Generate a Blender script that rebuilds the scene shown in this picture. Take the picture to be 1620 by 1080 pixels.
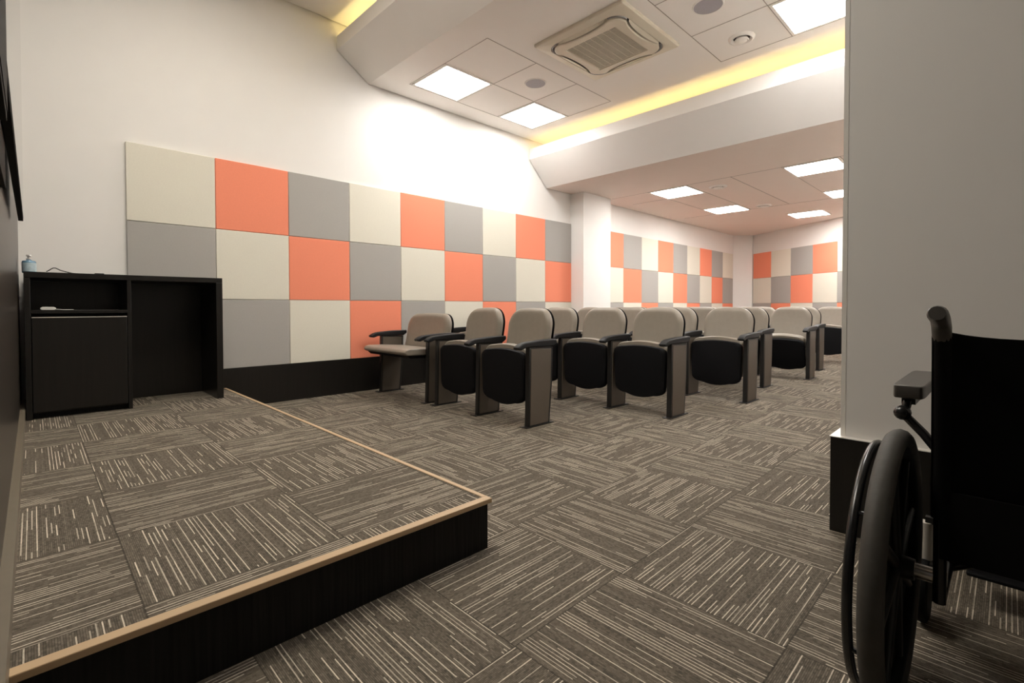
import bpy, bmesh, math, random
from mathutils import Matrix, Vector

for _o in list(bpy.data.objects):
    bpy.data.objects.remove(_o)
SC = bpy.context.scene
COL = SC.collection
random.seed(7)

# ------------------------------------------------------------------ camera
YAW, PITCH, ROLL, FPX, CY = 0.7950693886, -0.0192271291, -0.0021152969, 772.629, 499.827
CAM = Vector((4.7285, -0.5194, 0.8777))
fw = Vector((-math.sin(YAW) * math.cos(PITCH), math.cos(YAW) * math.cos(PITCH), math.sin(PITCH)))
rt = Vector((math.cos(YAW), math.sin(YAW), 0))
up = rt.cross(fw)
r2 = rt * math.cos(ROLL) + up * math.sin(ROLL)
u2 = -rt * math.sin(ROLL) + up * math.cos(ROLL)
cd = bpy.data.cameras.new('camera')
cam = bpy.data.objects.new('camera', cd)
COL.objects.link(cam)
cam.matrix_world = Matrix(((r2.x, u2.x, -fw.x, CAM.x), (r2.y, u2.y, -fw.y, CAM.y), (r2.z, u2.z, -fw.z, CAM.z), (0, 0, 0, 1)))
cd.sensor_fit = 'HORIZONTAL'
cd.sensor_width = 36.0
cd.lens = FPX / 1620 * 36
cd.shift_y = -(540 - CY) / 1620
cd.clip_start = 0.005
cd.clip_end = 60
SC.camera = cam

# ------------------------------------------------------------------ world, exposure
w = bpy.data.worlds.new('world')
SC.world = w
w.use_nodes = True
w.node_tree.nodes['Background'].inputs[0].default_value = (0.9, 0.85, 0.8, 1)
w.node_tree.nodes['Background'].inputs[1].default_value = 0.0
SC.view_settings.view_transform = 'Standard'
SC.view_settings.look = 'None'
SC.view_settings.gamma = 1
SC.view_settings.use_curve_mapping = False
SC.view_settings.exposure = 1.58
try:
    SC.cycles.use_denoising = True
    SC.cycles.max_bounces = 10
    SC.cycles.diffuse_bounces = 6
    SC.cycles.sample_clamp_indirect = 8
except Exception:
    pass

PANEL_STRENGTH = 9.0       # ceiling panel diffusers
PANEL_COLOR = (1.0, 0.97, 0.93)
COVE_STRENGTH = 6.0       # warm LED strips in the two coves
COVE_COLOR = (1.0, 0.80, 0.34)
REAR_STRENGTH = 13.0      # panels in the low rear ceiling
FRONT_STRENGTH = 7.2      # panels in the high front ceiling, warmer
FRONT_COLOR = (1.0, 0.93, 0.82)

# ------------------------------------------------------------------ node helpers
class NT:
    def __init__(s, mat):
        s.nt = mat.node_tree
        s.n = s.nt.nodes
        s.l = s.nt.links
    def link(s, v, sock):
        if isinstance(v, (int, float)):
            sock.default_value = v
        elif isinstance(v, tuple):
            sock.default_value = v
        else:
            s.l.new(v, sock)
    def m(s, op, a, b=None, c=None):
        nd = s.n.new('ShaderNodeMath'); nd.operation = op
        s.link(a, nd.inputs[0])
        if b is not None: s.link(b, nd.inputs[1])
        if c is not None: s.link(c, nd.inputs[2])
        return nd.outputs[0]
    def comb(s, x, y, z):
        nd = s.n.new('ShaderNodeCombineXYZ')
        for k, v in enumerate((x, y, z)): s.link(v, nd.inputs[k])
        return nd.outputs[0]
    def white(s, x, y, z):
        nd = s.n.new('ShaderNodeTexWhiteNoise'); nd.noise_dimensions = '3D'
        s.l.new(s.comb(x, y, z), nd.inputs['Vector'])
        return nd.outputs['Value']
    def noise(s, vec, scale, detail=3.0, rough=0.5):
        nd = s.n.new('ShaderNodeTexNoise')
        if vec is not None: s.l.new(vec, nd.inputs['Vector'])
        nd.inputs['Scale'].default_value = scale
        nd.inputs['Detail'].default_value = detail
        nd.inputs['Roughness'].default_value = rough
        return nd.outputs['Fac']
    def mix(s, f, a, b, typ='RGBA'):
        nd = s.n.new('ShaderNodeMix'); nd.data_type = typ
        s.link(f, nd.inputs[0])
        if typ == 'RGBA':
            s.link(a, nd.inputs[6]); s.link(b, nd.inputs[7]); return nd.outputs[2]
        s.link(a, nd.inputs[2]); s.link(b, nd.inputs[3]); return nd.outputs[0]
    def objxyz(s):
        tc = s.n.new('ShaderNodeTexCoord'); sp = s.n.new('ShaderNodeSeparateXYZ')
        s.l.new(tc.outputs['Object'], sp.inputs[0])
        return tc.outputs['Object'], sp.outputs[0], sp.outputs[1], sp.outputs[2]

def c4(c): return (c[0], c[1], c[2], 1.0)

def mat(name, col, rough=0.5, metal=0.0, var=0.06, scale=30.0, spec=0.5, bump=0.0, bscale=200.0, emit=None, estr=0.0, coat=0.0, stretch=None):
    m = bpy.data.materials.new(name); m.use_nodes = True
    t = NT(m); b = t.n['Principled BSDF']
    b.inputs['Roughness'].default_value = rough
    b.inputs['Metallic'].default_value = metal
    b.inputs['Specular IOR Level'].default_value = spec
    b.inputs['Coat Weight'].default_value = coat
    vec = t.objxyz()[0]
    if stretch:
        mp = t.n.new('ShaderNodeMapping'); mp.inputs['Scale'].default_value = stretch
        t.l.new(vec, mp.inputs[0]); vec = mp.outputs[0]
    f = t.noise(vec, scale)
    lo = tuple(max(0, x * (1 - var)) for x in col); hi = tuple(min(1, x * (1 + var)) for x in col)
    t.l.new(t.mix(f, c4(lo), c4(hi)), b.inputs['Base Color'])
    if bump:
        bp = t.n.new('ShaderNodeBump'); bp.inputs['Strength'].default_value = bump; bp.inputs['Distance'].default_value = 0.002
        t.l.new(t.noise(vec, bscale, 4), bp.inputs['Height']); t.l.new(bp.outputs[0], b.inputs['Normal'])
    if emit:
        b.inputs['Emission Color'].default_value = c4(emit)
        b.inputs['Emission Strength'].default_value = estr
    return m

def carpet(name, ox, oy, pit):
    m = bpy.data.materials.new(name); m.use_nodes = True
    t = NT(m); b = t.n['Principled BSDF']
    b.inputs['Roughness'].default_value = 0.95
    b.inputs['Specular IOR Level'].default_value = 0.15
    vec, x, y, z = t.objxyz()
    gx = t.m('DIVIDE', t.m('SUBTRACT', x, ox), pit); gy = t.m('DIVIDE', t.m('SUBTRACT', y, oy), pit)
    i = t.m('FLOOR', gx); j = t.m('FLOOR', gy)
    par = t.m('FLOORED_MODULO', t.m('ADD', i, j), 2.0)
    seed = t.m('ADD', t.m('MULTIPLY', i, 17.31), t.m('MULTIPLY', j, 41.73))
    u = t.mix(par, x, y, 'FLOAT'); v = t.mix(par, y, x, 'FLOAT')
    v = t.m('ADD', v, t.m('MULTIPLY', t.m('SUBTRACT', t.noise(vec, 45, 2), 0.5), 0.0008))
    # long pale dashes
    q = t.m('DIVIDE', v, 0.0112); k = t.m('FLOOR', q); fr = t.m('ABSOLUTE', t.m('SUBTRACT', t.m('FRACT', q), 0.5))
    r = t.white(k, seed, 3.3); r2_ = t.white(k, seed, 7.7)
    s = t.m('FLOOR', t.m('ADD', t.m('DIVIDE', u, 0.10), t.m('MULTIPLY', r, 9.0)))
    on = t.m('LESS_THAN', t.white(k, s, seed), t.m('POWER', r2_, 1.25))
    line = t.m('MULTIPLY', on, t.m('LESS_THAN', fr, 0.125))
    strength = t.m('MULTIPLY_ADD', t.white(k, s, t.m('ADD', seed, 5.5)), 0.55, 0.45)
    line = t.m('MULTIPLY', line, strength)
    line = t.m('MULTIPLY', line, t.m('MULTIPLY_ADD', t.noise(vec, 260, 2), 0.9, 0.5))
    # fine ribs
    q2 = t.m('DIVIDE', v, 0.0044); k2 = t.m('FLOOR', q2)
    s2 = t.m('FLOOR', t.m('ADD', t.m('DIVIDE', u, 0.009), t.m('MULTIPLY', t.white(k2, seed, 1.1), 9.0)))
    rib = t.m('MULTIPLY_ADD', t.white(k2, s2, seed), 0.5, 0.2)
    rib = t.m('ADD', t.m('MULTIPLY', rib, 0.7), t.m('MULTIPLY', t.white(k2, seed, 2.2), 0.22))
    rib = t.m('MULTIPLY', rib, t.m('MULTIPLY_ADD', t.noise(vec, 420, 3), 1.2, 0.3))
    fr2 = t.m('ABSOLUTE', t.m('SUBTRACT', t.m('FRACT', q2), 0.5))
    groove = t.m('SUBTRACT', 1.0, t.m('MULTIPLY', t.m('GREATER_THAN', fr2, 0.36), 0.40))
    base = t.mix(rib, (0.040, 0.035, 0.028, 1), (0.27, 0.228, 0.175, 1))
    bm_ = t.n.new('ShaderNodeMix'); bm_.data_type = 'RGBA'; bm_.blend_type = 'MULTIPLY'; bm_.inputs[0].default_value = 1
    t.l.new(base, bm_.inputs[6]); t.l.new(t.comb(groove, groove, groove), bm_.inputs[7])
    # joints between the tiles
    dx = t.m('ABSOLUTE', t.m('SUBTRACT', t.m('FRACT', gx), 0.5)); dy = t.m('ABSOLUTE', t.m('SUBTRACT', t.m('FRACT', gy), 0.5))
    edge = t.m('GREATER_THAN', t.m('MAXIMUM', dx, dy), 0.4965)
    colr = t.mix(line, bm_.outputs[2], (0.70, 0.62, 0.50, 1))
    colr = t.mix(t.m('MULTIPLY', edge, 0.6), colr, (0.022, 0.018, 0.014, 1))
    t.l.new(colr, b.inputs['Base Color'])
    bp = t.n.new('ShaderNodeBump'); bp.inputs['Strength'].default_value = 0.5; bp.inputs['Distance'].default_value = 0.002
    t.l.new(t.m('ADD', rib, line), bp.inputs['Height']); t.l.new(bp.outputs[0], b.inputs['Normal'])
    return m

M = {}
M['paint'] = mat('white_wall_paint', (0.83, 0.81, 0.78), 0.7, var=0.015, scale=6, spec=0.3, bump=0.08, bscale=350)
M['ceiling'] = mat('ceiling_paint', (0.90, 0.865, 0.82), 0.85, var=0.015, scale=5, spec=0.2)
M['lowceiling'] = mat('low_ceiling_paint', (0.86, 0.765, 0.70), 0.85, var=0.015, scale=5, spec=0.2)
M['seam'] = mat('ceiling_seam_metal', (0.36, 0.31, 0.27), 0.6)
M['carpet'] = carpet('carpet_tiles', 3.35, 0.85, 0.493)
M['carpet2'] = carpet('stage_carpet_tiles', 2.832, -0.345, 0.490)
M['black'] = mat('black_laminate', (0.012, 0.0105, 0.009), 0.28, var=0.35, scale=3, stretch=(22, 22, 1), spec=0.35)
M['riser'] = mat('black_riser_laminate', (0.013, 0.012, 0.011), 0.6, var=0.95, scale=4, stretch=(30, 30, 1), spec=0.15)
M['wood'] = mat('dark_wood_cladding', (0.026, 0.021, 0.016), 0.30, var=0.25, scale=2, stretch=(1, 1, 10), spec=0.5)
M['skirt'] = mat('brown_skirting', (0.16, 0.135, 0.10), 0.4, var=0.1)
M['tan'] = mat('tan_edge_strip', (0.50, 0.355, 0.21), 0.45, var=0.06, scale=8, spec=0.5)
M['orange'] = mat('orange_acoustic_fabric', (0.92, 0.30, 0.185), 0.9, var=0.05, scale=90, bump=0.25, bscale=700, spec=0.2)
M['cream'] = mat('cream_acoustic_fabric', (0.76, 0.73, 0.63), 0.9, var=0.04, scale=90, bump=0.25, bscale=700, spec=0.2)
M['grey'] = mat('grey_acoustic_fabric', (0.42, 0.405, 0.38), 0.9, var=0.04, scale=90, bump=0.25, bscale=700, spec=0.2)
M['panel'] = mat('light_diffuser', (0.9, 0.9, 0.9), 0.6, emit=PANEL_COLOR, estr=PANEL_STRENGTH)
M['panel_rear'] = mat('bright_light_diffuser', (0.9, 0.9, 0.9), 0.6, emit=PANEL_COLOR, estr=REAR_STRENGTH)
M['panel_front'] = mat('warm_light_diffuser', (0.9, 0.9, 0.9), 0.6, emit=FRONT_COLOR, estr=FRONT_STRENGTH)
M['led'] = mat('warm_led_strip', (0.9, 0.8, 0.5), 0.6, emit=COVE_COLOR, estr=COVE_STRENGTH)
M['white'] = mat('white_enamel', (0.86, 0.83, 0.78), 0.4, var=0.02)
M['acbeige'] = mat('warm_white_plastic', (0.70, 0.64, 0.52), 0.45, var=0.02)
M['acdark'] = mat('dark_air_slot', (0.05, 0.045, 0.04), 0.7)
M['acslot'] = mat('grey_louvre_metal', (0.22, 0.21, 0.20), 0.35, metal=0.5)
M['spk'] = mat('speaker_mesh', (0.42, 0.40, 0.43), 0.8, var=0.15, scale=400)
M['leather'] = mat('taupe_leatherette', (0.28, 0.245, 0.20), 0.42, var=0.08, scale=25, bump=0.25, bscale=450, spec=0.45)
M['infill'] = mat('taupe_side_panel', (0.105, 0.085, 0.065), 0.45, var=0.06, scale=20, bump=0.1, bscale=500)
M['plastic'] = mat('black_plastic', (0.006, 0.006, 0.007), 0.65, var=0.15, scale=60, spec=0.15, bump=0.15, bscale=900)
M['armpad'] = mat('black_soft_arm_pad', (0.010, 0.010, 0.011), 0.5, var=0.1, scale=60, spec=0.28)
M['frame'] = mat('black_powder_coat', (0.014, 0.013, 0.012), 0.4, var=0.1)
M['steel'] = mat('brushed_steel', (0.62, 0.60, 0.57), 0.25, metal=1.0, var=0.05)
M['alu'] = mat('light_aluminium', (0.62, 0.58, 0.52), 0.45, var=0.05)
M['fabric'] = mat('black_sling_fabric', (0.0045, 0.0042, 0.004), 0.85, var=0.2, scale=200, spec=0.15)
M['rubber'] = mat('dark_tyre_rubber', (0.055, 0.050, 0.042), 0.65, var=0.3, scale=25, bump=0.4, bscale=60)
M['padgrey'] = mat('grey_vinyl_arm_pad', (0.085, 0.078, 0.070), 0.35, var=0.1)
M['tube'] = mat('black_painted_tube', (0.012, 0.012, 0.012), 0.25, spec=0.6)
M['screen'] = mat('dark_glossy_screen', (0.004, 0.004, 0.004), 0.02, spec=0.6)
M['tvblack'] = mat('matte_black_bezel', (0.004, 0.004, 0.004), 0.6, spec=0.1)
M['gel'] = mat('blue_gel', (0.16, 0.30, 0.42), 0.15, var=0.15, scale=15, spec=0.6)
M['label'] = mat('pale_blue_label', (0.42, 0.53, 0.58), 0.5, var=0.35, scale=55)
M['pump'] = mat('white_pump_plastic', (0.72, 0.70, 0.66), 0.35)

# ------------------------------------------------------------------ geometry helpers
def bx(bm, x0, x1, y0, y1, z0, z1, mtx=None):
    vs = [bm.verts.new(p) for p in ((x0, y0, z0), (x1, y0, z0), (x1, y1, z0), (x0, y1, z0), (x0, y0, z1), (x1, y0, z1), (x1, y1, z1), (x0, y1, z1))]
    if mtx is not None:
        for v in vs: v.co = mtx @ v.co
    for f in ((3, 2, 1, 0), (4, 5, 6, 7), (0, 1, 5, 4), (1, 2, 6, 5), (2, 3, 7, 6), (3, 0, 4, 7)):
        bm.faces.new([vs[k] for k in f])
    return vs

def prism(bm, pts, a0, a1, axis='x'):
    """pts: outline in the plane normal to axis; extruded from a0 to a1"""
    def P(p, a):
        if axis == 'x': return (a, p[0], p[1])
        if axis == 'y': return (p[0], a, p[1])
        return (p[0], p[1], a)
    A = [bm.verts.new(P(p, a0)) for p in pts]; B = [bm.verts.new(P(p, a1)) for p in pts]
    n = len(pts)
    bm.faces.new(A[::-1]); bm.faces.new(B)
    for k in range(n):
        bm.faces.new((A[k], A[(k + 1) % n], B[(k + 1) % n], B[k]))

def tube(bm, pts, r, seg=10, closed=False):
    pts = [Vector(p) for p in pts]
    n = len(pts); rings = []
    prev = None
    for k, p in enumerate(pts):
        if closed: d = (pts[(k + 1) % n] - pts[k - 1])
        else: d = (pts[min(k + 1, n - 1)] - pts[max(k - 1, 0)])
        d.normalize()
        if prev is None:
            a = Vector((0, 0, 1)) if abs(d.z) < 0.9 else Vector((1, 0, 0))
            s = d.cross(a).normalized()
        else:
            s = (prev - d * prev.dot(d)).normalized()
        prev = s
        t = d.cross(s)
        rr = r[k] if isinstance(r, (list, tuple)) else r
        rings.append([bm.verts.new(p + (s * math.cos(2 * math.pi * q / seg) + t * math.sin(2 * math.pi * q / seg)) * rr) for q in range(seg)])
    rng = range(n if closed else n - 1)
    for k in rng:
        A, B = rings[k], rings[(k + 1) % n]
        for q in range(seg):
            bm.faces.new((A[q], A[(q + 1) % seg], B[(q + 1) % seg], B[q]))
    if not closed:
        bm.faces.new(rings[0][::-1]); bm.faces.new(rings[-1])

def lathe(bm, prof, center=(0, 0, 0), axis='z', seg=32):
    """prof: (radius, height) pairs"""
    c = Vector(center); rings = []
    def P(r, h, a):
        ca, sa = math.cos(a) * r, math.sin(a) * r
        return c + (Vector((ca, sa, h)) if axis == 'z' else Vector((h, ca, sa)) if axis == 'x' else Vector((ca, h, sa)))
    for r, h in prof:
        if r < 1e-6: rings.append([bm.verts.new(P(0, h, 0))])
        else: rings.append([bm.verts.new(P(r, h, 2 * math.pi * q / seg)) for q in range(seg)])
    for A, B in zip(rings, rings[1:]):
        for q in range(seg):
            a0, a1 = A[q % len(A)], A[(q + 1) % len(A)]; b0, b1 = B[q % len(B)], B[(q + 1) % len(B)]
            f = [a0]
            for v in (a1, b1, b0):
                if v not in f: f.append(v)
            if len(f) > 2: bm.faces.new(f)

def obj(name, bm, m, parent=None, smooth=False, bevel=0.0, subsurf=0, seg=2):
    if len(bm.faces):
        bmesh.ops.recalc_face_normals(bm, faces=bm.faces)
    me = bpy.data.meshes.new(name)
    bm.to_mesh(me); bm.free()
    me.materials.append(m)
    o = bpy.data.objects.new(name, me); COL.objects.link(o)
    if parent is not None: o.parent = parent
    if bevel:
        md = o.modifiers.new('bevel', 'BEVEL'); md.width = bevel; md.segments = seg; md.limit_method = 'ANGLE'; md.angle_limit = math.radians(40)
        smooth = True
    if subsurf:
        md = o.modifiers.new('sub', 'SUBSURF'); md.levels = subsurf; md.render_levels = subsurf
    if smooth:
        for p in me.polygons: p.use_smooth = True
        try: me.set_sharp_from_angle(angle=math.radians(50))
        except Exception: pass
    return o

def box(name, m, x0, x1, y0, y1, z0, z1, parent=None, bevel=0.0):
    bm = bmesh.new(); bx(bm, x0, x1, y0, y1, z0, z1)
    return obj(name, bm, m, parent, bevel=bevel)

def tag(o, label, cat, group=None, kind=None):
    if label: o['label'] = label
    if cat: o['category'] = cat
    if group: o['group'] = group
    if kind: o['kind'] = kind
    return o

def thing(name, label, cat, loc=(0, 0, 0), rz=0.0, group=None):
    o = bpy.data.objects.new(name, None); COL.objects.link(o)
    o.empty_display_size = 0.1
    o.location = loc; o.rotation_euler = (0, 0, rz)
    return tag(o, label, cat, group)

def struct(name, m, *b, bevel=0.0, bm=None, label=None):
    if bm is None:
        bm = bmesh.new(); bx(bm, *b)
    o = obj(name, bm, m, bevel=bevel)
    o['kind'] = 'structure'
    if label: o['label'] = label
    return o

KIDS = {}
def children(o):
    return [c for c in list(COL.objects) if c.parent == o]
def copy_tree(o, parent=None, top=True):
    c = o.copy(); COL.objects.link(c)
    if parent is not None: c.parent = parent
    for ch in children(o):
        copy_tree(ch, c, False)
    return c

# ------------------------------------------------------------------ room shell
XR = 4.272          # right wall of the seating area
ZL, ZM, ZH = 2.60, 3.215, 3.72
# back wall: skewed line through B0 with direction BD
B0 = Vector((0.342, 12.006)); BD = Vector((0.8397, -0.5431)); BN = Vector((-0.5431, -0.8397))   # BN points into the room
struct('floor', M['carpet'], -0.03, 6.6, -0.75, 12.4, -0.05, 0.0)
struct('wall_left', M['paint'], -0.12, -0.025, -0.75, 12.6, -0.05, 3.95)
struct('wall_front', M['wood'], -0.025, 6.6, -0.75, -0.585, -0.05, 3.95)
struct('wall_right', M['paint'], XR, 6.5, 1.73, 10.2, -0.05, 3.95)
struct('wall_alcove', M['paint'], 6.4, 6.5, -0.585, 1.73, -0.05, 3.95)
bm = bmesh.new()
p0 = B0 - BD * 1.2 - BN * 0.025; p1 = B0 + BD * 5.2 - BN * 0.025
q0 = p0 - BN * 0.1; q1 = p1 - BN * 0.1
prism(bm, [tuple(p0), tuple(p1), tuple(q1), tuple(q0)], -0.05, 3.0, 'z')
struct('wall_back', M['paint'], bm=bm)
# pilasters
struct('wall_pilaster', M['paint'], -0.024, 0.228, 5.403, 6.112, 0, ZL)
bm = bmesh.new()
prism(bm, [(-0.024, 11.72), (0.0, 11.735), (0.322, 11.985), (0.322, 12.14), (-0.024, 12.3)], 0, ZL, 'z')
struct('wall_corner_pilaster', M['paint'], bm=bm)

# ceilings (a 12 mm shadow gap is left along the left wall)
G = -0.013
bm = bmesh.new()   # high front ceiling
bx(bm, G, 6.4, -0.585, 1.96, ZH, ZH + 0.1)
struct('ceiling_front', M['ceiling'], bm=bm)
bm = bmesh.new()   # middle ceiling with the folded drop on its front edge
prism(bm, [(1.96, ZH), (1.96, ZH + 0.1), (2.1, ZH + 0.1), (2.1, ZM + 0.08), (4.85, ZM + 0.08), (4.85, ZM), (2.032, ZM), (1.689, 3.447), (1.689, 3.577), (1.715, 3.577), (1.715, 3.49), (1.96, 3.49)], G, XR, 'x')
struct('ceiling_middle', M['ceiling'], bm=bm)
bm = bmesh.new()   # low rear ceiling with its folded front drop
prism(bm, [(4.84, ZL), (12.4, ZL), (12.4, ZL + 0.08), (5.0, ZL + 0.08), (4.93, 2.99), (4.93, ZM), (4.851, ZM), (4.851, 2.985), (4.508, 2.985), (4.508, 3.080), (4.480, 3.080), (4.480, 2.94)], G, XR, 'x')
struct('ceiling_rear', M['lowceiling'], bm=bm)
# white skin of the sloping drop in front of the low ceiling
bm = bmesh.new()
prism(bm, [(4.478, 2.938), (4.478, 3.082), (4.480, 3.082), (4.482, 2.941), (4.842, 2.5985), (4.838, 2.5985)], G, XR, 'x')
struct('trim_drop', M['paint'], bm=bm)
bm = bmesh.new()
prism(bm, [(1.687, 3.445), (1.687, 3.579), (1.689, 3.579), (1.691, 3.449), (2.032, 3.2145), (2.028, 3.2145)], G, XR, 'x')
struct('trim_front_drop', M['ceiling'], bm=bm)
# closing lid over the rear
struct('ceiling_lid', M['acdark'], -0.12, 6.5, -0.7, 12.4, 3.95, 4.0)

# stage platform
PZ, PX, PY = 0.18, 3.418, 0.663
struct('floor_stage', M['carpet2'], 0.0, PX - 0.03, -0.585, PY - 0.02, 0.001, PZ)
struct('trim_stage_riser', M['riser'], PX - 0.03, PX - 0.012, -0.585, PY - 0.012, 0.0, PZ - 0.012)
struct('trim_stage_back_riser', M['riser'], 0.0, PX - 0.03, PY - 0.02, PY - 0.008, 0.0, PZ - 0.0145)
bm = bmesh.new(); bx(bm, PX - 0.032, PX, -0.585, PY, PZ - 0.014, PZ + 0.003); bx(bm, 0.0, PX - 0.032, PY - 0.020, PY, PZ - 0.014, PZ + 0.003)
struct('trim_stage_edge', M['tan'], bm=bm, bevel=0.002)

# baseboards
struct('baseboard_left', M['black'], -0.024, 0.0, PY, 5.402, 0.0, 0.348)
struct('baseboard_stage', M['black'], -0.024, 0.0, -0.56, PY, PZ, 0.348)
struct('baseboard_rear_left', M['black'], -0.024, 0.0, 6.113, 11.7, 0.0, 0.348)
struct('baseboard_pilaster', M['black'], 0.0, 0.25, 5.378, 6.135, 0.0, 0.348)
struct('baseboard_front', M['skirt'], 0.0, 6.4, -0.585, -0.562, PZ, PZ + 0.07)
bm = bmesh.new()
a0 = B0 + BD * 0.02 - BN * 0.024; a1 = B0 + BD * 4.6 - BN * 0.024
prism(bm, [tuple(a0), tuple(a1), tuple(a1 + BN * 0.024), tuple(a0 + BN * 0.024)], 0, 0.348, 'z')
struct('baseboard_back', M['black'], bm=bm)
bm = bmesh.new(); bx(bm, 4.243, 6.4, 1.700, 1.729, 0, 0.368); bx(bm, 4.243, 4.271, 1.729, 9.4, 0, 0.368)
struct('baseboard_right', M['black'], bm=bm)
bm = bmesh.new(); bx(bm, 4.240, 6.4, 1.697, 1.729, 0.3685, 0.3715); bx(bm, 4.240, 4.271, 1.729, 9.4, 0.3685, 0.3715)
struct('trim_right_cap', M['white'], bm=bm)
struct('trim_corner_bead', M['white'], 4.2705, 4.286, 1.7288, 1.7298, 0.372, 3.7)

# ceiling grid seams (thin metal bars)
def seams(name, segs, z, wd=0.006):
    bm = bmesh.new()
    for x0, y0, x1, y1 in segs:
        if x0 == x1: bx(bm, x0 - wd / 2, x0 + wd / 2, y0, y1, z - 0.002, z)
        else: bx(bm, x0, x1, y0 - wd / 2, y0 + wd / 2, z - 0.002, z)
    return struct(name, M['seam'], bm=bm)
def grid(xs, ys):
    return [(x, ys[0], x, ys[-1]) for x in xs] + [(xs[0], y, xs[-1], y) for y in ys]
YM = [2.34, 2.967, 3.593, 4.215]
seams('trim_grid_left', grid([0.285, 0.90, 1.515], YM), ZM)
seams('trim_grid_right', grid([2.765, 3.38, 3.995], YM), ZM)
YLW = [6.14, 6.76, 7.38, 8.00, 8.62]
seams('trim_grid_rear', [(x, 6.14, x, 8.62) for x in (0.87, 1.485, 2.10, 2.72, 3.335)] + [(0.24, y, 3.95, y) for y in (6.14, 8.62)] + [(0.24, 6.76, 1.48, 6.76), (2.72, 6.76, 3.95, 6.76)], ZL, 0.007)

# ------------------------------------------------------------------ ceiling lights and fittings
def light_proto(mt='panel'):
    t = thing('ceiling_light', None, 'ceiling light')
    bm = bmesh.new()
    a, b_ = 0.300, 0.277
    for x0, x1, y0, y1 in ((-a, a, -a, -b_), (-a, a, b_, a), (-a, -b_, -b_, b_), (b_, a, -b_, b_)):
        bx(bm, x0, x1, y0, y1, -0.009, 0.0)
    obj('light_frame', bm, M['white'], t)
    bm = bmesh.new(); bx(bm, -0.2765, 0.2765, -0.2765, 0.2765, -0.006, -0.002)
    obj('diffuser', bm, M[mt], t)
    return t
LP = light_proto()
lights = [
    (0.608, 2.653, ZM, 'square light panel in the middle ceiling, the nearer of two beside the left wall'),
    (0.603, 3.895, ZM, 'square light panel in the middle ceiling, the farther of two beside the left wall'),
    (3.688, 3.895, ZM, 'large square light panel in the middle ceiling cut by the right wall edge'),
    (3.688, 2.653, ZM, 'square light panel in the middle ceiling above the aisle, outside the frame'),
    (1.182, 6.455, ZL, 'square light panel in the low rear ceiling nearest the white pilaster'),
    (1.178, 8.315, ZL, 'square light panel in the low rear ceiling beside the rear left wall'),
    (3.022, 6.455, ZL, 'square light panel in the low rear ceiling nearest the aisle corner'),
    (3.018, 8.320, ZL, 'small sliver of light panel at the right wall edge in the low ceiling'),
    (1.50, 0.50, ZH, 'square light panel in the high front ceiling nearest the left wall, outside the frame'),
    (2.77, 0.50, ZH, 'square light panel in the high front ceiling above mid stage, outside the frame'),
    (2.15, -0.12, ZH, 'square light panel in the high front ceiling against the front wall, outside the frame'),
    (2.77, -0.12, ZH, 'square light panel in the high front ceiling, last toward the wheelchair, outside the frame'),
    (2.072, 9.87, ZL, 'farthest square light panel in the low ceiling before the back wall'),
]
for k, (x, y, z, lb) in enumerate(lights):
    if z == ZH:
        LF = light_proto('panel_front') if 'LF' not in globals() else copy_tree(LF)
        o = LF
    elif z == ZL:
        LR = light_proto('panel_rear') if 'LR' not in globals() else copy_tree(LR)
        o = LR
    else:
        o = LP if k == 0 else copy_tree(LP)
    o.location = (x, y, z - 0.001); o['label'] = lb; o['group'] = 'square ceiling light panels'

def led(name, y, z, lb, x1=XR):
    t = thing(name, lb, 'cove light', (2.1, y, z))
    bm = bmesh.new(); bx(bm, -2.09, x1 - 2.12, -0.006, 0.006, 0.0, 0.006); obj('light_strip', bm, M['led'], t)
    bm = bmesh.new(); bx(bm, -2.09, x1 - 2.12, -0.012, 0.012, -0.006, -0.0005); obj('mounting_channel', bm, M['white'], t)
led('cove_light', 1.755, 3.497, 'warm yellow cove light hidden above the front ceiling drop')
led('cove_light', 4.60, 2.992, 'warm yellow cove light hidden behind the long drop before the low ceiling')

def round_speaker(x, y, z, r, lb):
    t = thing('ceiling_speaker', lb, 'speaker', (x, y, z), 0, 'round ceiling speakers')
    bm = bmesh.new(); lathe(bm, [(0, -0.003), (r * 0.9, -0.004), (r * 0.9, 0)]); obj('speaker_grille', bm, M['spk'], t, smooth=True)
    bm = bmesh.new(); lathe(bm, [(r * 0.9, -0.001), (r * 0.9, -0.006), (r * 0.97, -0.006), (r, 0)]); obj('rim', bm, M['white'], t, smooth=True)
round_speaker(1.222, 3.272, ZM, 0.115, 'round grey ceiling speaker between the two left light panels')
round_speaker(3.055, 3.265, ZM, 0.118, 'round grey ceiling speaker at the top edge, beyond the air conditioner')

def diffuser_vent(x, y, z, r, lb):
    t = thing('ceiling_vent', lb, 'ceiling vent', (x, y, z), 0, 'round white ceiling vents')
    bm = bmesh.new(); lathe(bm, [(r, 0), (r * 0.97, -0.012), (r * 0.80, -0.022), (r * 0.66, -0.014), (r * 0.62, -0.002)]); obj('outer_ring', bm, M['white'], t, smooth=True)
    bm = bmesh.new(); lathe(bm, [(r * 0.62, -0.001), (r * 0.3, -0.001)]); obj('dark_gap', bm, M['acdark'], t)
    bm = bmesh.new(); lathe(bm, [(r * 0.40, -0.001), (r * 0.54, -0.022), (r * 0.50, -0.030), (r * 0.42, -0.026), (r * 0.36, -0.032), (0, -0.034)]); obj('center_disc', bm, M['white'], t, smooth=True)
diffuser_vent(3.062, 3.925, ZM, 0.108, 'round white stepped ceiling vent below the large round speaker')
diffuser_vent(1.765, 6.545, ZL, 0.125, 'round white vent in the low ceiling, the nearer of two')
diffuser_vent(1.760, 8.42, ZL, 0.125, 'round white vent in the low ceiling, the farther of two')

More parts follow.
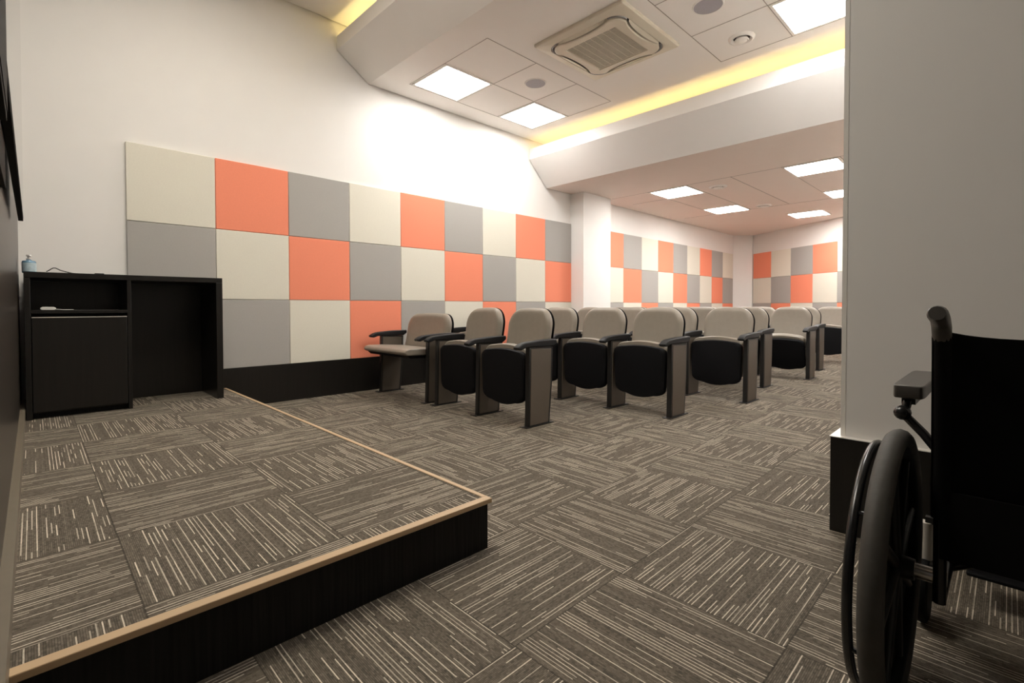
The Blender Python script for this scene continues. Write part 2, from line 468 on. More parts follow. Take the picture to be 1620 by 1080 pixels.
# ceiling cassette air conditioner
def rrect(h, r, n=8):
    pts = []
    for cx, cy, a0 in ((h - r, h - r, 0), (-h + r, h - r, 90), (-h + r, -h + r, 180), (h - r, -h + r, 270)):
        for k in range(n + 1):
            a = math.radians(a0 + 90 * k / n)
            pts.append((cx + r * math.cos(a), cy + r * math.sin(a)))
    return pts
def ring(bm, A, zA, B, zB):
    n = len(A)
    va = [bm.verts.new((p[0], p[1], zA)) for p in A]; vb = [bm.verts.new((p[0], p[1], zB)) for p in B]
    for k in range(n): bm.faces.new((va[k], va[(k + 1) % n], vb[(k + 1) % n], vb[k]))
t = thing('air_conditioner', 'square beige ceiling cassette air conditioner with louvred centre grille', 'air conditioner', (2.18, 3.17, ZM))
bm = bmesh.new()
o1, o2, o3 = rrect(0.46, 0.012), rrect(0.452, 0.012), rrect(0.385, 0.12)
ring(bm, o1, 0, o1, -0.018); ring(bm, o1, -0.018, o2, -0.026); ring(bm, o2, -0.026, o3, -0.038); ring(bm, o3, -0.038, o3, -0.012)
obj('outer_frame', bm, M['acbeige'], t)
bm = bmesh.new(); prism(bm, rrect(0.384, 0.12), -0.014, -0.004, 'z'); obj('air_slot', bm, M['acdark'], t)
def indent(h, r, d):
    out = []
    for px_, py_ in rrect(h, r, 10):
        out.append((px_, py_))
    res = []
    n_ = len(out)
    for q in range(n_):
        A_, B_ = out[q], out[(q + 1) % n_]
        res.append(A_)
        L = math.hypot(A_[0] - B_[0], A_[1] - B_[1])
        if L > 0.2:
            nx, ny = (A_[0] + B_[0]) / 2, (A_[1] + B_[1]) / 2; nl = math.hypot(nx, ny); nx /= nl; ny /= nl
            for e in range(1, 12):
                f_ = e / 12; w_ = math.sin(math.pi * f_) ** 0.55 * d
                res.append((A_[0] + (B_[0] - A_[0]) * f_ - nx * w_, A_[1] + (B_[1] - A_[1]) * f_ - ny * w_))
    return res
bm = bmesh.new()
I1, I2 = indent(0.362, 0.115, 0.040), indent(0.350, 0.11, 0.038)
def interp(P_, h):
    return [(max(-h, min(h, p[0])), max(-h, min(h, p[1]))) for p in P_]
I3 = interp(I2, 0.262); I4 = interp(I2, 0.256)
ring(bm, I1, -0.016, I1, -0.046); ring(bm, I1, -0.046, I2, -0.052); ring(bm, I2, -0.052, I3, -0.054); ring(bm, I3, -0.054, I4, -0.042)
obj('center_panel', bm, M['acbeige'], t, smooth=True)
for a in range(4):
    bm = bmesh.new()
    mtx = Matrix.Rotation(a * math.pi / 2, 4, 'Z')
    n = 14; T, B, T2, B2 = [], [], [], []
    for k in range(n + 1):
        s_ = -1 + 2 * k / n
        y_out = 0.382 - 0.004 * abs(s_)
        y_in = min(y_out - 0.003, 0.386 - 0.044 * max(0.0, 1 - abs(s_) ** 2.2) ** 0.6)
        for L_, yy, zz in ((T, y_out, -0.036), (B, y_in, -0.048), (T2, y_out, -0.031), (B2, y_in, -0.043)):
            L_.append(bm.verts.new(mtx @ Vector((s_ * 0.235, yy, zz))))
    for k in range(n):
        bm.faces.new((T[k], T[k + 1], B[k + 1], B[k])); bm.faces.new((T2[k], B2[k], B2[k + 1], T2[k + 1]))
        bm.faces.new((B[k], B[k + 1], B2[k + 1], B2[k])); bm.faces.new((T[k], T2[k], T2[k + 1], T[k + 1]))
    obj('louvre_flap', bm, M['acbeige'], t, smooth=True)
for a in range(4):
    bm = bmesh.new()
    pts = []
    for k in range(7):
        an = math.radians(90 * a + 90 * k / 6)
        cx = 0.265 * (1 if a in (0, 3) else -1); cy = 0.265 * (1 if a in (0, 1) else -1)
        pts.append((cx + 0.108 * math.cos(an), cy + 0.108 * math.sin(an), -0.034))
    tube(bm, pts, 0.010, 6); obj('corner_vane', bm, M['acslot'], t, smooth=True)
bm = bmesh.new(); bx(bm, -0.256, 0.256, -0.256, 0.256, -0.034, -0.030); obj('grille_backing', bm, M['acdark'], t)
bm = bmesh.new()
for k in range(30):
    y = -0.250 + 0.5 * k / 29
    bx(bm, -0.255, 0.255, y - 0.0036, y + 0.0036, -0.048, -0.043)
for k in range(9):
    x = -0.25 + 0.5 * k / 8
    bx(bm, x - 0.002, x + 0.002, -0.255, 0.255, -0.047, -0.043)
obj('grille', bm, M['acbeige'], t)

# ------------------------------------------------------------------ acoustic wall tiles
NAMES = ['cream', 'orange', 'grey']
ROWN = ['top', 'middle', 'bottom']
def ordw(k): return ['first', 'second', 'third', 'fourth', 'fifth', 'sixth', 'seventh', 'eighth', 'ninth', 'tenth'][k]
def acoustic_mesh(col):
    bm = bmesh.new()
    bx(bm, -0.0245, -0.0015, -0.2985, 0.2985, -0.2985, 0.2985)
    o = obj('acoustic_panel', bm, M[col], bevel=0.004, seg=2)
    return o
protos = {}
def acoustic(col, mtx, label, group):
    if col not in protos:
        protos[col] = acoustic_mesh(col); o = protos[col]
    else:
        o = protos[col].copy(); COL.objects.link(o)
    o.matrix_world = mtx
    tag(o, label, 'acoustic panel', group)
def cpos(i, j): return 2.145 - 0.3 - 0.6 * j
for j in range(3):
    for i in range(9):
        col = NAMES[(i - j) % 3]
        acoustic(col, Matrix.Translation((0, 0.3 + 0.6 * i, cpos(i, j))),
                 '%s panel, %s from the left, %s row, near left wall' % (col, ordw(i), ROWN[j]), 'acoustic panels on the near left wall')
for j in range(3):
    for i in range(-1, 8):
        col = NAMES[(i + 2 - j) % 3]
        acoustic(col, Matrix.Translation((0, 6.85 + 0.3 + 0.6 * i, cpos(i, j))),
                 '%s wall panel, %s beyond the pilaster, %s row' % (col, ordw(i + 1), ROWN[j]), 'acoustic panels beyond the pilaster')
rot = math.atan2(-BN.y, -BN.x)
for j in range(3):
    for i in range(7):
        col = ['orange', 'cream', 'grey'][(i + j) % 3]
        p = B0 + BD * (0.3 + 0.6 * i)
        R = Matrix(((BN.x, BD.x, 0, p.x), (BN.y, BD.y, 0, p.y), (0, 0, 1, cpos(i, j)), (0, 0, 0, 1)))
        acoustic(col, R, '%s panel, %s from the corner, %s row, back wall' % (col, ordw(i), ROWN[j]), 'acoustic panels on the back wall')

# ------------------------------------------------------------------ auditorium chairs
def back_grid(bm, W0, Z0, Z1, rad, yf, thick, arch=0.02, nu=14, taper=0.02, flare=0.0):
    """rounded shield: returns closed padded body. yf(u,z) gives the front y"""
    H = Z1 - Z0; rows = []
    zs = [Z0 + H * k / 7 * (1 - rad / H) for k in range(7)]
    for k in range(9):
        a = math.pi / 2 * k / 8
        zs.append(Z1 - rad + rad * math.sin(a))
    F, Bk = [], []
    for z in zs:
        d = Z1 - z
        W = W0 - taper * (1 - (z - Z0) / H)
        if d < rad: W = W - rad + math.sqrt(max(rad * rad - (rad - d) ** 2, 0))
        if z - Z0 < 0.03: W -= 0.012 * (1 - (z - Z0) / 0.03)
        fr, br = [], []
        for q in range(nu + 1):
            u = -1 + 2 * q / nu
            x = u * W
            zz = z - arch * (x / W0) ** 2 * ((z - Z0) / H)
            ed = max(0.0, 1 - min((1 - abs(u)) * W, max(d, 0.0) + 0.001, z - Z0 + 0.001) / 0.035)
            rnd = thick * 0.42 * ed ** 2
            y = yf(u * W / W0, z)
            fr.append(bm.verts.new((x, y + rnd, zz))); br.append(bm.verts.new((x, y + thick - rnd * 0.4, zz)))
        F.append(fr); Bk.append(br)
    n = len(zs)
    for k in range(n - 1):
        for q in range(nu):
            bm.faces.new((F[k][q], F[k][q + 1], F[k + 1][q + 1], F[k + 1][q]))
            bm.faces.new((Bk[k][q], Bk[k + 1][q], Bk[k + 1][q + 1], Bk[k][q + 1]))
        for q, s in ((0, 1), (nu, -1)):
            bm.faces.new((F[k][q], F[k + 1][q], Bk[k + 1][q], Bk[k][q]))
    for q in range(nu):
        bm.faces.new((F[0][q], Bk[0][q], Bk[0][q + 1], F[0][q + 1]))
        bm.faces.new((F[-1][q], F[-1][q + 1], Bk[-1][q + 1], Bk[-1][q]))

def side_frame(t, x):
    bm = bmesh.new()
    out = [(0.0, 0.0), (0.232, 0.0), (0.262, 0.30), (0.272, 0.575), (0.012, 0.585), (0.008, 0.30)]
    prism(bm, out, x - 0.020, x + 0.020, 'x')
    f = obj('side_frame', bm, M['frame'], t, bevel=0.004)
    bm = bmesh.new()
    inn = [(0.016, 0.012), (0.212, 0.012), (0.240, 0.30), (0.249, 0.562), (0.028, 0.570), (0.024, 0.30)]
    prism(bm, inn, x - 0.0235, x + 0.0235, 'x')
    o = obj('side_panel', bm, M['infill'], f, bevel=0.002); o['label'] = 'taupe infill panel'
    bm = bmesh.new(); bx(bm, x - 0.035, x + 0.035, -0.035, 0.265, 0.0005, 0.006)
    obj('floor_plate', bm, M['frame'], f)
    return f
def armrest(t, x):
    bm = bmesh.new()
    n = 12; top = []; bot = []
    for k in range(n + 1):
        s = k / n; y = -0.105 + 0.415 * s
        zt = 0.612 + 0.018 * math.sin(math.pi * min(1, s * 1.25) * 0.5) - 0.022 * max(0, 0.12 - s) / 0.12 + 0.002 * s
        top.append((y, zt))
    bot = [(0.31, 0.600), (0.27, 0.578), (0.02, 0.583), (-0.03, 0.580), (-0.075, 0.566), (-0.100, 0.570), (-0.112, 0.582)]
    prism(bm, top + bot, x - 0.030, x + 0.030, 'x')
    return obj('armrest', bm, M['armpad'], t, bevel=0.009, seg=3)

def chair_proto(name, half, left_frame, folded=True, tilt=0.0, top=0.868, backz=0.50, w_in=None):
    t = thing(name, None, 'chair')
    W = half - 0.037
    # backrest
    yf = lambda u, z: 0.262 + 0.075 * (z - 0.45) / 0.42 - 0.035 * (u * u) + 0.012 * math.sin((z - 0.45) * 7)
    bm = bmesh.new(); back_grid(bm, W, 0.43, top, 0.135, yf, 0.066, taper=0.012)
    b = obj('backrest', bm, M['leather'], t, smooth=True, subsurf=1); b['label'] = 'taupe upholstered backrest'
    yb = lambda u, z: 0.262 + 0.075 * (z - 0.45) / 0.42 - 0.035 * (u * u) + 0.012 * math.sin((z - 0.45) * 7) + 0.064
    bm = bmesh.new(); back_grid(bm, W + 0.003, 0.36, top - 0.001, 0.135, yb, 0.010, taper=0.012)
    obj('back_shell', bm, M['plastic'], t, smooth=True, subsurf=1)
    # hinge bar and brackets under the seat
    bm = bmesh.new(); tube(bm, [(-half + 0.037, 0.20, 0.40), (half - 0.037, 0.20, 0.40)], 0.012, 8)
    for s in (-1, 1): bx(bm, s * (half - 0.052) - 0.012, s * (half - 0.052) + 0.012, 0.10, 0.30, 0.37, 0.43)
    obj('hinge_bar', bm, M['frame'], t, smooth=True)
    if folded:
        e = bpy.data.objects.new('seat', None)
        def seat_outline(Wd, z0, z1, r0, r1):
            pts = []
            n = 7
            for k in range(n + 1):
                a = math.radians(90 * k / n); pts.append((Wd - r1 + r1 * math.cos(a), z1 - r1 * 0.55 + r1 * 0.55 * math.sin(a)))
            m_ = 6
            for k in range(1, m_):
                s = 1 - 2 * k / m_; pts.append((s * (Wd - r1), z1 + 0.012 * (1 - s * s)))
            for k in range(n + 1):
                a = math.radians(90 + 90 * k / n); pts.append((-Wd + r1 + r1 * math.cos(a), z1 - r1 * 0.55 + r1 * 0.55 * math.sin(a)))
            Wb = Wd - 0.012
            for k in range(n + 1):
                a = math.radians(180 + 90 * k / n); pts.append((-Wb + r0 + r0 * math.cos(a), z0 + r0 * 0.6 + r0 * 0.6 * math.sin(a)))
            for k in range(1, m_):
                s = -1 + 2 * k / m_; pts.append((s * (Wb - r0), z0 - 0.022 * (1 - s * s)))
            for k in range(n + 1):
                a = math.radians(270 + 90 * k / n); pts.append((Wb - r0 + r0 * math.cos(a), z0 + r0 * 0.6 + r0 * 0.6 * math.sin(a)))
            return pts
        def slab(Wd, z0, z1, y0, y1, r0, r1, bulge, name_, m_, par):
            bm = bmesh.new()
            o = seat_outline(Wd, z0, z1, r0, r1); n = len(o)
            cx, cz = 0, (z0 + z1) / 2
            rings = []
            for (sc_, yy) in ((0.0, y0 - bulge), (0.55, y0 - bulge * 0.72), (0.86, y0 - bulge * 0.2), (0.97, y0), (1.0, y0 + 0.010), (1.0, y1 - 0.010), (0.975, y1), (0.6, y1 + 0.004), (0.0, y1 + 0.005)):
                if sc_ == 0: rings.append([bm.verts.new((cx, yy, cz))]); continue
                rings.append([bm.verts.new((cx + (p[0] - cx) * sc_, yy, cz + (p[1] - cz) * sc_)) for p in o])
            for A, B in zip(rings, rings[1:]):
                for q in range(n):
                    f = [A[q % len(A)]]
                    for v in (A[(q + 1) % len(A)], B[(q + 1) % len(B)], B[q % len(B)]):
                        if v not in f: f.append(v)
                    if len(f) > 2: bm.faces.new(f)
            if tilt:
                R = Matrix.Translation((0, 0.20, 0.40)) @ Matrix.Rotation(tilt, 4, 'X') @ Matrix.Translation((0, -0.20, -0.40))
                bmesh.ops.transform(bm, matrix=R, verts=bm.verts)
            return obj(name_, bm, m_, par, smooth=True)
        sh = slab(W, 0.150, 0.545, 0.022, 0.064, 0.10, 0.085, 0.006, 'seat_shell', M['plastic'], t)
        cu = slab(W - 0.006, 0.185, 0.580, 0.058, 0.125, 0.09, 0.10, 0.0, 'seat_cushion', M['leather'], t)
        cu['label'] = 'taupe folded seat cushion'
        bm = bmesh.new()
        for s in (-1, 1):
            lathe(bm, [(0, -0.004), (0.006, -0.004), (0.006, 0.004), (0, 0.004)], (s * (W - 0.012), 0.040 if not tilt else 0.05, 0.352), 'y', 10)
        obj('hinge_bolt', bm, M['steel'], sh, smooth=True)
        bpy.data.objects.remove(e)
    else:
        bm = bmesh.new()
        # open, lowered seat
        n = 12
        pr_ = [(0.245, 0.428), (-0.10, 0.438), (-0.165, 0.440), (-0.190, 0.452), (-0.196, 0.470), (-0.182, 0.490), (-0.14, 0.499), (0.0, 0.494), (0.20, 0.480), (0.245, 0.478)]
        prism(bm, pr_, -W - 0.002, W + 0.002, 'x')
        o = obj('seat_cushion', bm, M['leather'], t, bevel=0.016, seg=4); o['label'] = 'taupe lowered seat cushion'
        bm = bmesh.new()
        prism(bm, [(0.24, 0.395), (-0.13, 0.412), (-0.16, 0.437), (0.24, 0.427)], -W + 0.012, W - 0.012, 'x')
        obj('seat_shell', bm, M['plastic'], t, bevel=0.006)
    side_frame(t, half)
    armrest(t, half)
    if left_frame:
        side_frame(t, -half)
        armrest(t, -half)
    return t

rowY = {1: 2.03, 2: 3.03, 3: 4.08, 4: 5.07, 5: 6.085, 6: 7.09, 7: 8.10}
rowEnd = {1: 2.277, 2: 2.862, 3: 3.052, 4: 2.865, 5: 3.04, 6: 2.90, 7: 3.05}
rowN = {1: 2, 2: 5, 3: 5, 4: 5, 5: 5, 6: 5, 7: 5}
PITCH_X = 0.5605
wide = chair_proto('wide_auditorium_chair', 0.415, True, folded=False, top=0.815)
wide.location = (0.592, 2.03, 0)
tag(wide, 'extra wide taupe auditorium chair with its seat lowered, beside the orange wall panel', 'chair')
pf_mid = chair_proto('auditorium_chair', PITCH_X / 2, False)
pf_left = chair_proto('auditorium_chair', PITCH_X / 2, True)
pf_tilt = chair_proto('auditorium_chair', PITCH_X / 2, False, tilt=math.radians(24))
used = set()
def use(p):
    if p.name not in used:
        used.add(p.name); return p
    return copy_tree(p)
for r in range(1, 8):
    for k in range(rowN[r]):          # k = 0 at the aisle end
        x = rowEnd[r] - PITCH_X * (k + 0.5)
        last = (k == rowN[r] - 1)
        if r == 2 and k == 3: continue
        p = pf_left if last else (pf_tilt if (r == 5 and k == 0) else pf_mid)
        o = use(p)
        o.location = (x, rowY[r], 0)
        if r == 5 and k == 0:
            lb = 'taupe auditorium chair at the aisle end of the fifth row, seat hanging slightly open'
        elif k == 0:
            lb = 'taupe auditorium chair with folded black-backed seat at the aisle end of the %s row' % ordw(r - 1)
        elif last:
            lb = 'taupe auditorium chair nearest the panelled wall in the %s row' % ordw(r - 1) if r > 1 else 'taupe auditorium chair in the front row, beside the extra wide chair'
        else:
            lb = 'taupe auditorium chair with folded seat, %s from the aisle in the %s row' % (ordw(k), ordw(r - 1))
        o['label'] = lb; o['group'] = 'auditorium chairs in rows'

# ------------------------------------------------------------------ desk
t = thing('desk', 'black laminate desk with open niche, cupboard door and kneehole, on the stage', 'desk', (0.25, -0.02, PZ))
def dbox(name, m, x0, x1, y0, y1, z0, z1, par=t, bevel=0.0015):
    bm = bmesh.new(); bx(bm, x0 - 0.25, x1 - 0.25, y0 + 0.02, y1 + 0.02, z0 - PZ, z1 - PZ)
    return obj(name, bm, m, par, bevel=bevel)
DX = 0.50
dbox('desk_top', M['black'], 0.002, DX, -0.558, 0.520, 1.064, 1.100)
dbox('side_panel', M['black'], 0.002, DX, 0.477, 0.520, PZ + 0.001, 1.0635)
dbox('side_panel', M['black'], 0.002, DX - 0.003, -0.558, -0.530, PZ + 0.001, 1.0635)
dbox('divider_panel', M['black'], 0.002, DX - 0.003, -0.058, -0.036, PZ + 0.001, 1.0635)
dbox('back_panel', M['black'], 0.002, 0.02, -0.53, 0.477, PZ + 0.001, 1.0635)
dbox('niche_shelf', M['black'], 0.02, DX - 0.003, -0.53, -0.058, 0.842, 0.862)
dbox('bottom_panel', M['black'], 0.02, DX - 0.02, -0.53, -0.058, 0.215, 0.232)
dbox('plinth', M['riser'], 0.02, DX - 0.05, -0.53, -0.058, PZ + 0.001, 0.214)
d = dbox('cupboard_door', M['black'], DX - 0.019, DX, -0.526, -0.061, 0.226, 0.814)
h = dbox('door_handle', M['alu'], DX - 0.019, DX + 0.003, -0.526, -0.061, 0.8145, 0.819, par=d, bevel=0); h['label'] = 'thin bright metal edge pull'

# things on the desk
t = thing('hand_sanitizer_bottle', 'blue gel bottle with white pump on the black desk top', 'bottle', (0.30, -0.533, 1.1005))
bm = bmesh.new(); lathe(bm, [(0, 0), (0.031, 0), (0.034, 0.004), (0.034, 0.070), (0.030, 0.078), (0.013, 0.082), (0.013, 0.086), (0, 0.086)], seg=28); obj('bottle_body', bm, M['gel'], t, smooth=True)
bm = bmesh.new(); lathe(bm, [(0.0343, 0.010), (0.0345, 0.011), (0.0345, 0.064), (0.0343, 0.065)], seg=28); obj('bottle_label', bm, M['label'], t, smooth=True)
bm = bmesh.new(); lathe(bm, [(0.0, 0.0865), (0.013, 0.0865), (0.013, 0.094), (0.007, 0.096), (0.007, 0.106), (0.012, 0.107), (0.012, 0.118), (0, 0.119)], seg=20); tube(bm, [(0, 0, 0.113), (0.024, 0.004, 0.112), (0.030, 0.005, 0.106)], 0.004, 8); obj('pump', bm, M['pump'], t, smooth=True)
bm = bmesh.new()
pts = []
for k in range(25):
    s = k / 24
    y = -0.455 + 0.26 * s; zz = 1.1035 + 0.028 * math.exp(-((s - 0.14) / 0.10) ** 2) + 0.010 * math.exp(-((s - 0.3) / 0.12) ** 2)
    pts.append((0.42 - 0.08 * s + 0.02 * math.sin(5 * s), y, zz))
tube(bm, pts, 0.0028, 8)
tag(obj('power_cable', bm, M['plastic'], smooth=True), 'thin black cable looping over the desk top', 'cable')
tag(box('remote_control', M['plastic'], 0.40, 0.44, -0.22, -0.172, 1.1003, 1.108, bevel=0.002), 'small flat black remote lying on the desk top right of the cable', 'remote control')
t = thing('power_adapter', 'small white plug adapter lying in the open desk niche', 'adapter', (0.44, -0.45, 0.8625))
bm = bmesh.new(); prism(bm, [(-0.036, 0.004), (-0.028, 0), (0.028, 0), (0.036, 0.006), (0.036, 0.014), (0.026, 0.020), (-0.026, 0.020), (-0.036, 0.014)], -0.02, 0.02, 'x'); obj('adapter_body', bm, M['pump'], t, bevel=0.002)
bm = bmesh.new(); tube(bm, [(0.01, 0.036, 0.005), (0.015, 0.07, 0.0022), (0.01, 0.12, 0.0022)], 0.002, 6); obj('adapter_cord', bm, M['pump'], t, smooth=True)

# ------------------------------------------------------------------ wall screens on the front wall
def screen(x0, x1, z0, z1, yf, yb, lean, lb, m, extra=None):
    t = thing('wall_television', lb, 'television', ((x0 + x1) / 2, -0.585, z0))
    cx = (x0 + x1) / 2
    def sk(bm):
        for v in bm.verts: v.co = Vector((v.co.x - cx, v.co.y + 0.585 + lean * (v.co.z - z0), v.co.z - z0))
    bm = bmesh.new(); bx(bm, x0, x1, yb, yf, z0, z1); sk(bm); obj('bezel', bm, M['tvblack'], t, bevel=0.001)
    bm = bmesh.new(); bx(bm, x0 + 0.008, x1 - 0.008, yf + 0.0002, yf + 0.001, z0 + 0.012, z1 - 0.008); sk(bm); obj('screen_glass', bm, m, t)
    if extra:
        bm = bmesh.new(); bx(bm, *extra)
        for v in bm.verts: v.co = Vector((v.co.x - cx, v.co.y + 0.585, v.co.z - z0))
        obj('rear_housing', bm, M['tvblack'], t, bevel=0.001)
screen(1.50, 3.56, 1.281, 2.45, -0.5455, -0.562, 0.0035, 'glossy dark screen on the front wall, its bright reflective face seen edge-on', M['screen'], (3.0, 3.56, -0.584, -0.5625, 1.17, 1.7))
screen(3.575, 3.98, 1.183, 2.45, -0.5450, -0.562, 0.0035, 'matte black screen on the front wall cut by the left edge', M['tvblack'])

# ------------------------------------------------------------------ wheelchair
wc = thing('wheelchair', 'folding wheelchair with black sling back and grey arm pads, seen from behind', 'wheelchair', (4.838, 0.85, 0))
R_ = 0.297
def wheel(s):
    x = s * 0.283
    bm = bmesh.new(); n = 64
    ringp = [(x, math.cos(2 * math.pi * k / n) * (R_ - 0.019), 0.30 + math.sin(2 * math.pi * k / n) * (R_ - 0.019)) for k in range(n)]
    tube(bm, ringp, 0.0215, 12, closed=True)
    w_ = obj('rear_wheel', bm, M['rubber'], wc, smooth=True); w_['label'] = 'large dark rubber tyre'
    bm = bmesh.new()
    ringp = [(x, math.cos(2 * math.pi * k / n) * (R_ - 0.046), 0.30 + math.sin(2 * math.pi * k / n) * (R_ - 0.046)) for k in range(n)]
    tube(bm, ringp, 0.016, 8, closed=True); lathe(bm, [(0.02, -0.004), (R_ - 0.05, -0.004), (R_ - 0.05, 0.004), (0.02, 0.004)], (x + s * 0.006, 0, 0.30), 'x', 48); obj('wheel_disc', bm, M['tvblack'], w_, smooth=True)
    for k in range(8):
        a = 2 * math.pi * (k + 0.3) / 8
        bm = bmesh.new(); tube(bm, [(x, 0.02 * math.cos(a), 0.30 + 0.02 * math.sin(a)), (x, (R_ - 0.05) * math.cos(a), 0.30 + (R_ - 0.05) * math.sin(a))], [0.013, 0.010], 8)
        obj('spoke', bm, M['frame'], w_, smooth=True)
    bm = bmesh.new(); lathe(bm, [(0, -0.035), (0.022, -0.035), (0.024, -0.02), (0.024, 0.02), (0.022, 0.035), (0, 0.035)], (x, 0, 0.30), 'x', 20); obj('hub', bm, M['frame'], w_, smooth=True)
    xr = x + s * 0.040
    bm = bmesh.new()
    ringp = [(xr, math.cos(2 * math.pi * k / n) * 0.258, 0.30 + math.sin(2 * math.pi * k / n) * 0.258) for k in range(n)]
    tube(bm, ringp, 0.0092, 10, closed=True)
    for k in range(6):
        a = 2 * math.pi * (k + 0.34) / 6
        tube(bm, [(xr, 0.257 * math.cos(a), 0.30 + 0.257 * math.sin(a)), (x + s * 0.004, 0.262 * math.cos(a), 0.30 + 0.262 * math.sin(a))], 0.005, 6)
    hr = obj('handrim', bm, M['tube'], w_, smooth=True)
wheel(-1); wheel(1)
UX = 0.205
for s in (-1, 1):
    # upright with push handle bending to the rear
    bm = bmesh.new()
    tube(bm, [(s * UX, -0.03, 0.26), (s * UX, -0.04, 0.55), (s * UX, -0.055, 0.80), (s * UX, -0.064, 0.828), (s * UX, -0.082, 0.846)], 0.0115, 10)
    u_ = obj('back_upright', bm, M['tube'], wc, smooth=True)
    bm = bmesh.new(); tube(bm, [(s * UX, -0.060, 0.812), (s * UX, -0.072, 0.836), (s * UX, -0.100, 0.852), (s * UX, -0.150, 0.862), (s * UX, -0.162, 0.864)], [0.0155, 0.0160, 0.0160, 0.0165, 0.013], 16)
    g = obj('hand_grip', bm, M['padgrey'], u_, smooth=True); g['label'] = 'grey push handle grip'
    # armrest
    ax = s * (UX + 0.058)
    bm = bmesh.new()
    o_ = rrect(0.5, 0.12, 5)
    pts = [(ax + p[0] * 0.056, 0.155 + p[1] * 0.34) for p in o_]
    prism(bm, pts, 0.676, 0.704, 'z')
    a_ = obj('arm_pad', bm, M['padgrey'], wc, bevel=0.007, seg=3); a_['label'] = 'grey vinyl arm pad'
    bm = bmesh.new(); bx(bm, ax - 0.012, ax + 0.012, 0.0, 0.31, 0.662, 0.6755); obj('pad_rail', bm, M['tube'], a_)
    bm = bmesh.new()
    tube(bm, [(ax + s * 0.002, 0.005, 0.668), (ax + s * 0.006, -0.010, 0.640), (s * (UX + 0.03), -0.018, 0.605), (s * (UX + 0.006), -0.03, 0.575), (s * (UX + 0.003), -0.03, 0.50)], 0.0095, 8)
    lathe(bm, [(0, -0.016), (0.010, -0.014), (0.0155, -0.006), (0.0155, 0.004), (0.010, 0.012), (0, 0.014)], (ax + s * 0.008, -0.016, 0.645), 'y', 14)
    obj('arm_bracket', bm, M['tube'], wc, smooth=True)
    bm = bmesh.new(); tube(bm, [(s * (UX + 0.012), 0.30, 0.665), (s * (UX + 0.012), 0.33, 0.62), (s * (UX + 0.012), 0.33, 0.45)], 0.010, 8); obj('arm_post', bm, M['tube'], wc, smooth=True)
    # seat rails, lower frame, front post
    bm = bmesh.new()
    tube(bm, [(s * (UX - 0.005), -0.04, 0.50), (s * (UX - 0.005), 0.36, 0.51), (s * (UX - 0.005), 0.43, 0.50), (s * (UX - 0.005), 0.47, 0.44), (s * (UX - 0.01), 0.55, 0.22)], 0.0115, 10)
    obj('seat_rail', bm, M['tube'], wc, smooth=True)
    bm = bmesh.new(); tube(bm, [(s * UX, -0.03, 0.27), (s * UX, 0.42, 0.27)], 0.0115, 10); obj('lower_rail', bm, M['tube'], wc, smooth=True)
    bm = bmesh.new(); tube(bm, [(s * UX, 0.40, 0.51), (s * UX, 0.40, 0.27)], 0.0115, 10); obj('front_post', bm, M['tube'], wc, smooth=True)
    # clothing guard
    bm = bmesh.new(); prism(bm, [(0.0, 0.49), (0.30, 0.50), (0.30, 0.63), (0.02, 0.63)], s * (UX + 0.016), s * (UX + 0.020), 'x'); obj('side_guard', bm, M['fabric'], wc)
    # axle plate and brake
    bm = bmesh.new(); tube(bm, [(s * (UX - 0.01), 0, 0.30), (s * 0.25, 0, 0.30)], 0.016, 10); obj('axle_tube', bm, M['steel'], wc, smooth=True)
    bm = bmesh.new(); tube(bm, [(s * (UX + 0.02), 0.26, 0.47), (s * (UX + 0.035), 0.29, 0.55), (s * (UX + 0.035), 0.31, 0.60)], 0.007, 8); bx(bm, s * (UX + 0.02) - 0.012, s * (UX + 0.02) + 0.012, 0.19, 0.28, 0.45, 0.475); obj('brake_lever', bm, M['steel'], wc, smooth=True)
    # caster
    bm = bmesh.new()
    tube(bm, [(s * (UX + 0.064), 0.42, 0.27), (s * (UX + 0.064), 0.42, 0.165)], 0.0165, 12)
    cs = obj('caster_stem', bm, M['alu'], wc, smooth=True); cs['label'] = 'silver caster stem housing'
    bm = bmesh.new()
    xx = s * (UX + 0.064)
    bx(bm, min(s * UX, xx), max(s * UX, xx), 0.411, 0.429, 0.268, 0.286)
    for q in (-1, 1): bx(bm, xx + q * 0.021 - 0.002, xx + q * 0.021 + 0.002, 0.375, 0.435, 0.07, 0.158)
    bx(bm, xx - 0.023, xx + 0.023, 0.39, 0.445, 0.154, 0.163)
    obj('caster_fork', bm, M['frame'], cs)
    bm = bmesh.new(); lathe(bm, [(0, -0.010), (0.040, -0.011), (0.072, -0.0145), (0.082, -0.010), (0.0845, 0), (0.082, 0.010), (0.072, 0.0145), (0.040, 0.011), (0, 0.010)], (xx, 0.395, 0.0855), 'x', 28); obj('caster_wheel', bm, M['tvblack'], cs, smooth=True)
    # footrest
    bm = bmesh.new(); tube(bm, [(s * (UX - 0.01), 0.55, 0.23), (s * (UX - 0.02), 0.60, 0.11)], 0.010, 8); obj('footrest_tube', bm, M['tube'], wc, smooth=True)
    bm = bmesh.new(); bx(bm, min(s * 0.03, s * 0.19), max(s * 0.03, s * 0.19), 0.57, 0.70, 0.088, 0.100); obj('foot_plate', bm, M['plastic'], wc, bevel=0.004)
for s in (-1, 1):
    bm = bmesh.new(); tube(bm, [(s * UX, -0.037, 0.44), (s * UX, -0.041, 0.57), (s * UX, -0.056, 0.80), (s * UX, -0.061, 0.816)], 0.0160, 12); obj('sling_sleeve', bm, M['fabric'], wc, smooth=True)
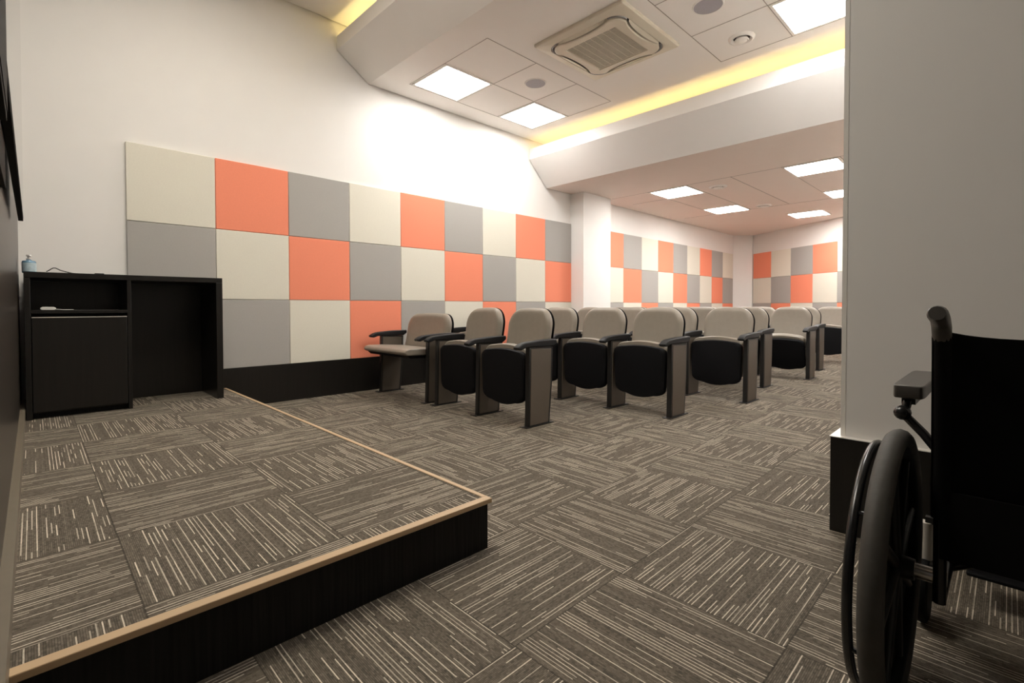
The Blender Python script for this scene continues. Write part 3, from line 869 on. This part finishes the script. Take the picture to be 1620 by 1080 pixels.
# back sling with a sagging top edge, sleeves round the uprights
bm = bmesh.new(); nu, nv = 18, 12
def sl(u, v):
    x = (UX + 0.0145) * u
    zt = 0.832 - 0.020 * (1 - u ** 4); zb = 0.44
    z = zb + (zt - zb) * v
    y = -0.036 - 0.020 * (z - 0.5) / 0.35 - 0.013 + 0.030 * (1 - u * u)
    return (x, y, z)
F = [[bm.verts.new(sl(-1 + 2 * a / nu, b / nv)) for a in range(nu + 1)] for b in range(nv + 1)]
Bq = [[bm.verts.new(Vector(sl(-1 + 2 * a / nu, b / nv)) + Vector((0, 0.008 + 0.018 * (abs(-1 + 2 * a / nu) ** 6), 0))) for a in range(nu + 1)] for b in range(nv + 1)]
for b in range(nv):
    for a in range(nu):
        bm.faces.new((F[b][a], F[b][a + 1], F[b + 1][a + 1], F[b + 1][a])); bm.faces.new((Bq[b][a], Bq[b + 1][a], Bq[b + 1][a + 1], Bq[b][a + 1]))
    bm.faces.new((F[b][0], F[b + 1][0], Bq[b + 1][0], Bq[b][0])); bm.faces.new((F[b][nu], Bq[b][nu], Bq[b + 1][nu], F[b + 1][nu]))
for a in range(nu):
    bm.faces.new((F[0][a], Bq[0][a], Bq[0][a + 1], F[0][a + 1])); bm.faces.new((F[nv][a], F[nv][a + 1], Bq[nv][a + 1], Bq[nv][a]))
obj('back_sling', bm, M['fabric'], wc, smooth=True)
bm = bmesh.new(); prism(bm, [(-0.02, 0.502), (0.40, 0.516), (0.40, 0.522), (-0.02, 0.508)], -UX - 0.005, UX + 0.005, 'x'); obj('seat_sling', bm, M['fabric'], wc)
bm = bmesh.new(); prism(bm, [(-0.052, 0.36), (-0.046, 0.36), (-0.042, 0.50), (-0.048, 0.50)], -UX, UX, 'x'); obj('lower_back_flap', bm, M['fabric'], wc)
for s in (-1, 1):
    bm = bmesh.new(); tube(bm, [(s * (UX - 0.005), 0.17 + 0.015 * s, 0.27), (-s * (UX - 0.02), 0.17 + 0.015 * s, 0.49)], 0.0125, 10); obj('cross_brace', bm, M['tube'], wc, smooth=True)
